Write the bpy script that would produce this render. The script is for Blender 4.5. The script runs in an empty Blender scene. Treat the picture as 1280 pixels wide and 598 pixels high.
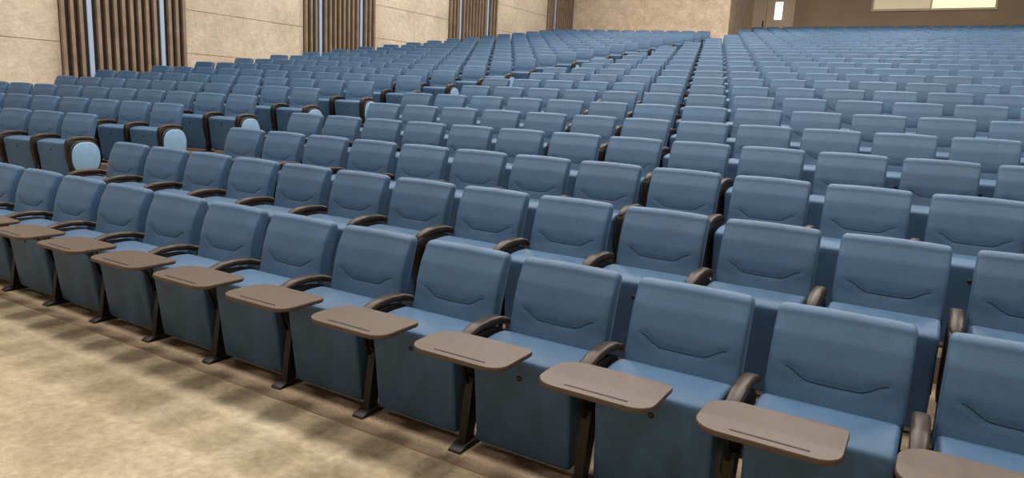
import bpy, math, random
from mathutils import Vector, Matrix
random.seed(4)
s=.56
ZS=.10
F_PX,YAW,PITCH,ROLL=883.262,.53303,.19315,.05085
H=1.60441-ZS; D1=2.75729; PT=.98389; RISE=.14744; HT=.90510
PH=[.36426,.20033,-.42171,-.05570]
def basis(yaw,pitch,roll):
    f=Vector((-math.sin(yaw)*math.cos(pitch),math.cos(yaw)*math.cos(pitch),-math.sin(pitch)))
    r=Vector((math.cos(yaw),math.sin(yaw),0)); u=r.cross(f)
    return f, r*math.cos(roll)+u*math.sin(roll), -r*math.sin(roll)+u*math.cos(roll)
F,R,U=basis(YAW,PITCH,ROLL)
sc=bpy.context.scene
def link(o): sc.collection.objects.link(o); return o
def mat(name,col,rough=.6,noise=None,bump=None,metal=0,emis=None,sheen=0,speck=None,vary=0):
    m=bpy.data.materials.new(name); m.use_nodes=True; nt=m.node_tree; b=nt.nodes['Principled BSDF']
    b.inputs['Base Color'].default_value=(*col,1); b.inputs['Roughness'].default_value=rough; b.inputs['Metallic'].default_value=metal
    if sheen: b.inputs['Sheen Weight'].default_value=sheen; b.inputs['Sheen Roughness'].default_value=.35; b.inputs['Sheen Tint'].default_value=(.7,.85,1,1)
    tc=nt.nodes.new('ShaderNodeTexCoord')
    if noise:
        sca,col2,det=noise
        n=nt.nodes.new('ShaderNodeTexNoise'); n.inputs['Scale'].default_value=sca; n.inputs['Detail'].default_value=det
        cr=nt.nodes.new('ShaderNodeValToRGB'); cr.color_ramp.elements[0].position=.35; cr.color_ramp.elements[1].position=.65
        cr.color_ramp.elements[0].color=(*col,1); cr.color_ramp.elements[1].color=(*col2,1)
        nt.links.new(tc.outputs['Object'],n.inputs['Vector']); nt.links.new(n.outputs['Fac'],cr.inputs['Fac']); out=cr.outputs['Color']
        if speck:
            n2=nt.nodes.new('ShaderNodeTexNoise'); n2.inputs['Scale'].default_value=speck[0]; n2.inputs['Detail'].default_value=6; n2.inputs['Roughness'].default_value=.7
            mr=nt.nodes.new('ShaderNodeMapRange'); mr.inputs['From Min'].default_value=.3; mr.inputs['From Max'].default_value=.7; mr.inputs['To Min'].default_value=1-speck[1]; mr.inputs['To Max'].default_value=1+speck[1]*.5
            mx=nt.nodes.new('ShaderNodeVectorMath'); mx.operation='SCALE'
            nt.links.new(tc.outputs['Object'],n2.inputs['Vector']); nt.links.new(n2.outputs['Fac'],mr.inputs['Value']); nt.links.new(out,mx.inputs[0]); nt.links.new(mr.outputs['Result'],mx.inputs['Scale']); out=mx.outputs['Vector']
        if vary:
            oi=nt.nodes.new('ShaderNodeObjectInfo')
            mr=nt.nodes.new('ShaderNodeMapRange'); mr.inputs['To Min'].default_value=1-vary; mr.inputs['To Max'].default_value=1+vary
            mx=nt.nodes.new('ShaderNodeVectorMath'); mx.operation='SCALE'
            nt.links.new(oi.outputs['Random'],mr.inputs['Value']); nt.links.new(out,mx.inputs[0]); nt.links.new(mr.outputs['Result'],mx.inputs['Scale']); out=mx.outputs['Vector']
        nt.links.new(out,b.inputs['Base Color'])
    if bump:
        n=nt.nodes.new('ShaderNodeTexNoise'); n.inputs['Scale'].default_value=bump[0]; n.inputs['Detail'].default_value=6
        bp=nt.nodes.new('ShaderNodeBump'); bp.inputs['Strength'].default_value=bump[1]; bp.inputs['Distance'].default_value=.02
        nt.links.new(tc.outputs['Object'],n.inputs['Vector']); nt.links.new(n.outputs['Fac'],bp.inputs['Height']); nt.links.new(bp.outputs['Normal'],b.inputs['Normal'])
    if emis:
        b.inputs['Emission Color'].default_value=(*emis[0],1); b.inputs['Emission Strength'].default_value=emis[1]
    return m
M_BLUE=mat('seat_fabric_blue',(.049,.107,.192),.5,noise=(9,(.057,.121,.215),2),bump=(260,.16),sheen=.15,vary=.07,speck=(180,.12))  # per-seat random tone imitates light reflecting unevenly from seat to seat
M_SEAM=mat('seat_seam',(.012,.034,.07),.8)
M_DARK=mat('dark_frame',(.012,.010,.009),.45,noise=(5,(.017,.014,.012),2))
M_ARM=mat('armrest_brown',(.036,.025,.018),.42,noise=(12,(.048,.034,.024),3))
M_TAB=mat('tablet_laminate',(.074,.053,.039),.45,noise=(40,(.087,.063,.047),4))
M_LBLUE=mat('end_panel_fabric',(.19,.32,.48),.5,noise=(15,(.21,.35,.52),3))
M_FLOOR=mat('floor_concrete',(.31,.248,.172),.36,noise=(1.7,(.47,.395,.29),10),bump=(30,.15),speck=(22,.3))
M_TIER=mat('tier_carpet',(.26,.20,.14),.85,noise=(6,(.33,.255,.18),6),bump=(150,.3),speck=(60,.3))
M_WALL=mat('wall_plaster',(.50,.425,.335),.8,noise=(.8,(.62,.535,.43),10),bump=(14,.6),speck=(9,.2))
M_WALLB=mat('wall_stone',(.56,.45,.34),.8,noise=(3,(.68,.565,.445),8),bump=(9,.6),speck=(16,.25))
M_WALLR=mat('wall_back_brown',(.29,.215,.15),.7,noise=(.7,(.33,.25,.175),5))
M_CEIL=mat('ceiling_paint',(.16,.14,.12),.9,noise=(2,(.19,.165,.14),3))
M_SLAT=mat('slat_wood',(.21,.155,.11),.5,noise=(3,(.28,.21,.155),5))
M_SLATBG=mat('slat_backing',(.03,.022,.017),.8)
M_STRIP=mat('slat_pale_strip',(.32,.39,.50),.3,emis=((.55,.68,.9),.08))
M_DOOR=mat('door_paint',(.50,.41,.31),.5)
M_GLASSB=mat('bright_glass',(.8,.85,.9),.2,emis=((.9,.95,1),1.2))
M_WARM=mat('booth_glow',(.9,.75,.5),.4,emis=((1,.84,.55),.7))
M_WARM2=mat('booth_blind',(.62,.52,.38),.5,emis=((1,.86,.6),.2))
M_LAMP=mat('lamp_diffuser',(.9,.9,.85),.4,emis=((1,.93,.82),3))
class MB:
    def __init__(s): s.v=[];s.f=[];s.m=[];s.sm=[]
    def add(s,vs,fs,m,smooth=True):
        o=len(s.v); s.v+=vs
        for f in fs: s.f.append([o+i for i in f]); s.m.append(m); s.sm.append(smooth)
    def loft(s,loops,m,smooth=True,caps=True):
        n=len(loops[0]); vs=[q for l in loops for q in l]; fs=[]
        for a in range(len(loops)-1):
            for b in range(n):
                c=(b+1)%n; fs.append([a*n+b,a*n+c,(a+1)*n+c,(a+1)*n+b])
        if caps: fs.append(list(range(n))[::-1]); fs.append([(len(loops)-1)*n+i for i in range(n)])
        s.add(vs,fs,m,smooth)
    def box(s,x0,x1,y0,y1,z0,z1,m):
        vs=[(x,y,z) for z in (z0,z1) for x,y in ((x0,y0),(x1,y0),(x1,y1),(x0,y1))]
        s.add(vs,[[3,2,1,0],[4,5,6,7],[0,1,5,4],[1,2,6,5],[2,3,7,6],[3,0,4,7]],m,False)
    def extr_x(s,prof,x0,x1,m,bev=.006,smooth=True):
        cy=sum(a for a,b in prof)/len(prof); cz=sum(b for a,b in prof)/len(prof)
        def L(x,ins):
            out=[]
            for a,b in prof:
                d=math.hypot(a-cy,b-cz); k=max(0,(d-ins)/d)
                out.append((x,cy+(a-cy)*k,cz+(b-cz)*k))
            return out
        sg=1 if x1>x0 else -1
        s.loft([L(x0,bev),L(x0+sg*bev*.3,bev*.3),L(x0+sg*bev,0),L(x1-sg*bev,0),L(x1-sg*bev*.3,bev*.3),L(x1,bev)],m,smooth)
    def tube(s,path,r,m,n=6):
        loops=[]
        for i,pt in enumerate(path):
            a=Vector(path[max(0,i-1)]); b=Vector(path[min(len(path)-1,i+1)]); t=(b-a).normalized()
            up=Vector((0,1,0)); u=(up-t*up.dot(t)).normalized(); w=t.cross(u)
            loops.append([tuple(Vector(pt)+u*r*math.cos(2*math.pi*k/n)+w*r*math.sin(2*math.pi*k/n)) for k in range(n)])
        s.loft(loops,m)
    def mesh(s,name,mats,dz=0):
        me=bpy.data.meshes.new(name); me.from_pydata([(a,b,c-dz) for a,b,c in s.v],[],s.f)
        for x in mats: me.materials.append(x)
        me.polygons.foreach_set('material_index',s.m); me.polygons.foreach_set('use_smooth',s.sm)
        import bmesh
        bm=bmesh.new(); bm.from_mesh(me); bmesh.ops.recalc_face_normals(bm,faces=bm.faces); bm.to_mesh(me); bm.free()
        me.update(); return me
def chaikin(p,n=2):
    for _ in range(n):
        q=[]
        for i in range(len(p)):
            a=p[i]; b=p[(i+1)%len(p)]
            q.append(tuple(.75*u+.25*v for u,v in zip(a,b))); q.append(tuple(.25*u+.75*v for u,v in zip(a,b)))
        p=q
    return p
SM=[M_BLUE,M_SEAM,M_DARK,M_ARM,M_TAB,M_LBLUE]
ZT=HT; ZB=.26; ZSEAM=ZB+(ZT-ZB)*.61
def smooth(t): t=max(0,min(1,t)); return t*t*(3-2*t)
def seamz(x):
    return ZSEAM+.034*smooth((abs(x)-.085)/.085)+.003*(x/.1)**2
def yfront(z,x=0):
    v=(z-ZB)/(ZT-ZB)
    y=-.215+.20*v
    t=smooth((z-ZSEAM+.03)/.11)
    y-=.012*t*(1-.3*max(0,(v-.8)/.2))
    y+=.0035*math.exp(-((z-seamz(x))/.009)**2)*(1 if abs(x)<.18 else 0)
    return y+.02*max(0,v-.85)/.15
def wid(z):
    v=(z-ZB)/(ZT-ZB); return .238-.005*v
NE=8.
def back(mb):
    loops=[]; th0=.085; lv=[]; RT=.032
    for i in range(60):
        lv.append((ZB+(ZT-RT-ZB)*i/59,0,1))
    for i in range(1,8):
        a=math.pi/2*i/7; lv.append((ZT-RT+RT*math.sin(a),.024*(1-math.cos(a)),max(.15,math.cos(a))))
    for z,dw,ts in lv:
        w=wid(z)-dw; th=th0*ts; L=[]
        pts=[]
        nx=30
        for k in range(nx+1): pts.append((math.sin((-1+2*k/nx)*math.pi/2),-1))
        for k in range(nx-1,0,-1): pts.append((math.sin((-1+2*k/nx)*math.pi/2),1))
        for u,sd in pts:
            x=w*u; e=(1-min(1,abs(u))**NE)**(1/NE) if abs(u)<.9999 else 0
            zz=min(z,ZT-.03)
            if sd<0 and e>0: yc=yfront(zz,x)+th0/2
            else: yc=(-.215+.20*(zz-ZB)/(ZT-ZB))+th0/2
            crown=.006*(1-u*u)*max(0,(z-ZT+.15)/.15)
            L.append((x,yc+sd*th/2*e,z+crown))
        loops.append(L)
    mb.loft(loops,0)
    def fy(x,z): return yfront(z,x)+.0425-.0425*(1-min(.999,abs(x/wid(z)))**NE)**(1/NE)
    xs=[-.172+.344*i/24 for i in range(25)]
    mb.tube([(x,fy(x,seamz(x))-.0010,seamz(x)) for x in xs],.0023,1)
def cushion(mb):
    prof=chaikin([(-.40,.588),(-.405,.55),(-.375,.30),(-.352,.15),(-.34,.135),(-.23,.14),(-.14,.28),(-.12,.50),(-.13,.60),(-.27,.61)],2)
    mb.extr_x(prof,-.228,.228,0,bev=.018)
    c=(0,-.394,.50); n=12
    mb.loft([[(c[0]+r*math.cos(2*math.pi*k/n),c[1]+dy,c[2]+r*math.sin(2*math.pi*k/n)) for k in range(n)] for r,dy in ((.012,.01),(.012,-.006),(.005,-.008))],2)
def arm(mb,x,stow):
    path=[(-.03,.585),(-.07,.61),(-.14,.632),(-.23,.64),(-.32,.635),(-.39,.615),(-.43,.59)]
    if stow: path=[(-.05,.60),(-.08,.62),(-.14,.635),(-.23,.64),(-.32,.635),(-.38,.62),(-.42,.60)]
    loops=[]
    for i,(y,z) in enumerate(path):
        k=[.7,.95,1,1,1,.9,.55][i]; w=.029*k; h=(.022 if stow else .018)*k; L=[]
        a=path[max(0,i-1)];b=path[min(6,i+1)]; t=Vector((0,b[0]-a[0],b[1]-a[1])).normalized(); nn=Vector((0,-t.z,t.y)); nn=nn if nn.z>0 else -nn
        for q in range(16):
            an=2*math.pi*q/16; ca,sa=math.cos(an),math.sin(an)
            L.append((x+w*math.copysign(abs(ca)**.6,ca),y+nn.y*h*math.copysign(abs(sa)**.6,sa),z+nn.z*h*math.copysign(abs(sa)**.6,sa)))
        loops.append(L)
    mb.loft(loops,3)
    prof=chaikin([(-.06,.60),(-.38,.615),(-.40,.57),(-.36,.44),(-.16,.30),(-.04,.36)],2)
    if stow: prof=chaikin([(-.05,.61),(-.40,.625),(-.435,.58),(-.41,.33),(-.30,.25),(-.10,.25),(-.04,.36)],2)
    w=.026 if stow else .02
    mb.extr_x(prof,x-w,x+w,2,bev=.006)
    leg=[(-.385,.12),(-.325,.12),(-.25,.42),(-.34,.42)]
    mb.extr_x(leg,x-.02,x+.02,2,bev=.004,smooth=False)
    ft=chaikin([(-.44,ZS),(-.26,ZS),(-.26,ZS+.012),(-.31,ZS+.03),(-.39,ZS+.03),(-.44,ZS+.012)],1)
    mb.extr_x(ft,x-.033,x+.033,2,bev=.004)
def tablet(mb,x):
    x0,x1,y0,y1=x-.055,x+.375,-.72,-.45; z=.64
    def corner(cx,cy,r,a0): return [(cx+r*math.cos(math.radians(a0+i*15)),cy+r*math.sin(math.radians(a0+i*15))) for i in range(7)]
    out=corner(x1-.035,y1-.035,.035,0)+corner(x0+.10,y1-.10,.10,90)+corner(x0+.085,y0+.085,.085,180)+corner(x1-.07,y0+.07,.07,270)
    loops=[]
    cx=sum(a for a,b in out)/len(out); cy=sum(b for a,b in out)/len(out)
    for zz,k in ((z,.985),(z+.004,1),(z+.014,1),(z+.018,.99)):
        loops.append([(cx+(a-cx)*k,cy+(b-cy)*k,zz) for a,b in out])
    mb.loft(loops,4,smooth=False)
    mb.box(x+.06,x+.29,y0+.034,y0+.042,z+.0175,z+.0195,2)
    mb.box(x-.012,x+.10,-.55,-.52,.615,.641,2)
    mb.extr_x([(-.36,.58),(-.55,.62),(-.55,.64),(-.34,.62)],x-.012,x+.012,2,bev=.003,smooth=False)
    mb.tube([(x,-.50,.625),(x,-.41,.52),(x,-.36,.40)],.012,2)
def endpanel(mb,x,sg):
    oval=[( -.225+.20*math.copysign(abs(math.cos(a))**.8,math.cos(a)), .42+.20*math.copysign(abs(math.sin(a))**.8,math.sin(a))) for a in [2*math.pi*k/32 for k in range(32)]]
    mb.extr_x(oval,x,x+sg*.03,2,bev=.008)
    ov2=[(-.225+(a+.225)*.9,.42+(b-.42)*.9) for a,b in oval]
    mb.extr_x(ov2,x+sg*.02,x+sg*.042,5,bev=.012)
def make(name,row1,end):
    mb=MB(); back(mb); cushion(mb); arm(mb,-.28,not row1)
    if row1: tablet(mb,-.28)
    if end=='R': arm(mb,.28,True); endpanel(mb,.307,1)
    if end=='L': endpanel(mb,-.307,-1)
    return mb.mesh(name,SM,ZS)
ME={k:make('seat_mesh_'+str(i),*k) for i,k in enumerate([(True,None),(False,None),(False,'R'),(False,'L')])}
def seat(kind,x,y,z,rot=0):
    o=bpy.data.objects.new('auditorium_seat',ME[kind]); o.location=(x,y,z); o.rotation_euler=(0,0,rot); link(o)

NR=25; NR2=28
LB=-8.45; BETA=math.radians(10); XR=5.2; XW=LB-5.6
YB=D1+NR*PT+.55; YB2=D1+NR2*PT+1.3; XC=-.2671*YB; XRW=8.0
for i in range(NR2):
    y=D1+i*PT; z=i*RISE
    ph=PH[i] if i<4 else (PH[3]+.5*(i-3))
    k=math.ceil((-XR)/s-ph)
    lim={0:7.2,1:6.75}.get(i,6.25)
    if i>=NR: lim=-XC-.5
    while True:
        t=(ph+k)*s
        if t>lim-.05: break
        last=(t+s>lim-.05)
        seat((i==0,None) if not (last and i>0) else (False,'L'),-t,y,z); k+=1
    if 2<=i<NR:
        ca,sa=math.cos(BETA),math.sin(BETA); off=min(.85,.17*(i-2))
        for j in range(20):
            dx=(.35+j*s); X=LB+off-dx*ca; Y=y-(dx-off)*sa
            if X<XW+.42: break
            seat((False,'R') if j==0 else (False,None),X,Y,z,BETA)
mb=MB(); tb=math.tan(BETA)
for i in range(1,NR2):
    yf=D1+i*PT-.52; yb=D1+(i+1)*PT-.52 if i<NR2-1 else YB2+.1
    z=i*RISE
    def ln(y,zz): return [(XRW,y,zz),(LB,y,zz),(XW-.02,y-tb*(LB-XW),zz)]
    a=ln(yf,0 if i==1 else z-RISE-.01); b=ln(yf,z); c_=ln(yb,z)
    mb.add(a+b+c_,[[0,1,4,3],[1,2,5,4],[3,4,7,6],[4,5,8,7]],0,False)
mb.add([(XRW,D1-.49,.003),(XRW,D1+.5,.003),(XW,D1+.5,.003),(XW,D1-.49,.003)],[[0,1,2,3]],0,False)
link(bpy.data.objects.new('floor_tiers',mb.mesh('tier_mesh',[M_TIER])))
def boxo(name,x0,x1,y0,y1,z0,z1,m,parent=None):
    mb=MB(); mb.box(x0,x1,y0,y1,z0,z1,0); o=link(bpy.data.objects.new(name,mb.mesh(name+'_mesh',[m])))
    if parent: o.parent=parent
    return o
ZC=9.0
boxo('floor',XW-.2,XRW+.2,-7,D1+PT+6,-.1,0,M_FLOOR)
boxo('trim_1',XW,XRW,D1-.52,D1-.49,0,.006,M_SLAT)  # thin brown strip standing in for the shadow edge along the first row
boxo('wall_left',XW-.2,XW,-7,YB2+.2,0,ZC,M_WALL)
boxo('wall_right',XRW,XRW+.2,-7,YB2+.2,0,ZC,M_WALL)
boxo('wall_front',XW-.2,XRW+.2,-7.2,-7,0,ZC,M_WALL)
boxo('ceiling',XW-.2,XRW+.2,-7,YB2+.2,ZC,ZC+.2,M_CEIL)
boxo('wall_back_left',XW,XC,YB,YB+.3,0,ZC,M_WALLB)
boxo('wall_return',XC-.3,XC,YB+.3,YB2,0,ZC,M_WALLB)
boxo('wall_back',XC-.3,XRW+.2,YB2,YB2+.2,0,ZC,M_WALLR)
PY=[XW/v for v in (-1.9576,-1.4502,-1.0808,-.9030,-.7352,-.6422,-.5476,-.4924)]
for q in range(0,8,2):
    y0,y1=PY[q],PY[q+1]; mb=MB()
    mb.box(XW,XW+.03,y0,y1,.3,ZC-.1,0)
    n=15
    for k in range(n+1):
        c=y0+(y1-y0-.07)*k/n
        if k in (3,12): mb.box(XW+.03,XW+.06,c,c+.085,.3,ZC-.1,2)
        else: mb.box(XW+.03,XW+.10,c,c+.065,.3,ZC-.1,1)
    link(bpy.data.objects.new('slat_wall_panel',mb.mesh('slat_mesh',[M_SLATBG,M_SLAT,M_STRIP])))
def rd(x,y):
    d=F+R*(x-640)/F_PX+U*(299-y)/F_PX; return d.x/d.y,d.z/d.y
prev=-7
jn=0
for q in range(0,9,2):
    a=prev; b=PY[q] if q<8 else YB
    for zz in (H+.65,H+1.55,H+2.45,H+3.35):
        jn+=1; boxo('trim_%d'%(jn+1),XW,XW+.004,a,b,zz,zz+.010,M_SLAT)
    if q<8: prev=PY[q+1]
zt=(NR2-1)*RISE
def onb(x,y): a,b=rd(x,y); return a*YB2,b*YB2+H
dx0,_=onb(928,20); dx1,_=onb(990,20)
d=bpy.data.objects.new('door_1',None); link(d)
boxo('frame',dx0-.08,dx1+.08,YB2-.06,YB2,zt,zt+2.5,M_WALLB,d)
xm=(dx0+dx1)/2
boxo('leaf_1',dx0,xm-.01,YB2-.1,YB2-.06,zt,zt+2.4,M_DOOR,d)
boxo('leaf_2',xm+.01,dx1,YB2-.1,YB2-.06,zt,zt+2.4,M_DOOR,d)
wx0,wz0=onb(968,25); wx1,wz1=onb(980,3)
boxo('glass',wx0,wx1,YB2-.11,YB2-.1,wz0,wz1,M_GLASSB,d)
boxo('handle_1',xm-.12,xm-.08,YB2-.15,YB2-.1,zt+.9,zt+1.3,M_DARK,d)
bx0,bz0=onb(1092,12); bx1,_=onb(1243,12)
w=bpy.data.objects.new('window_1',None); link(w)
boxo('frame',bx0-.08,bx1+.08,YB2-.05,YB2,bz0-.08,bz0+1.1,M_DOOR,w)
bm_=bx0+(bx1-bx0)*.49
boxo('pane_1',bx0,bm_-.03,YB2-.07,YB2-.05,bz0,bz0+1.0,M_WARM2,w)
boxo('pane_2',bm_+.03,bx1,YB2-.07,YB2-.05,bz0,bz0+1.0,M_WARM,w)
for ix,X in enumerate((-10.5,-6,-1.5,3.5)):
    for iy in range(6):
        Y=-3+iy*5.2
        if Y>YB: continue
        mb=MB(); mb.box(X-.4,X+.4,Y-.4,Y+.4,ZC-.08,ZC-.001,0)
        link(bpy.data.objects.new('ceiling_lamp',mb.mesh('lamp_mesh',[M_LAMP])))
        l=bpy.data.lights.new('lamp','AREA'); l.shape='RECTANGLE'; l.size=.8; l.size_y=.8; l.energy=203; l.color=(1,.95,.88)
        if iy==0: l.energy=150
        o=bpy.data.objects.new('lamp_light',l); o.location=(X,Y,ZC-.12); link(o)
wd=bpy.data.worlds.new('w'); sc.world=wd; wd.use_nodes=True
wd.node_tree.nodes['Background'].inputs[0].default_value=(.8,.85,1,1); wd.node_tree.nodes['Background'].inputs[1].default_value=.3
cam=bpy.data.cameras.new('cam'); co=link(bpy.data.objects.new('camera',cam))
cam.sensor_width=36; cam.lens=F_PX/1280*36
co.matrix_world=Matrix(((R[0],U[0],-F[0],0),(R[1],U[1],-F[1],0),(R[2],U[2],-F[2],H),(0,0,0,1))); sc.camera=co
sc.view_settings.view_transform='Standard'
for lk in ('Medium High Contrast','Standard - Medium High Contrast'):
    try: sc.view_settings.look=lk; break
    except Exception: pass
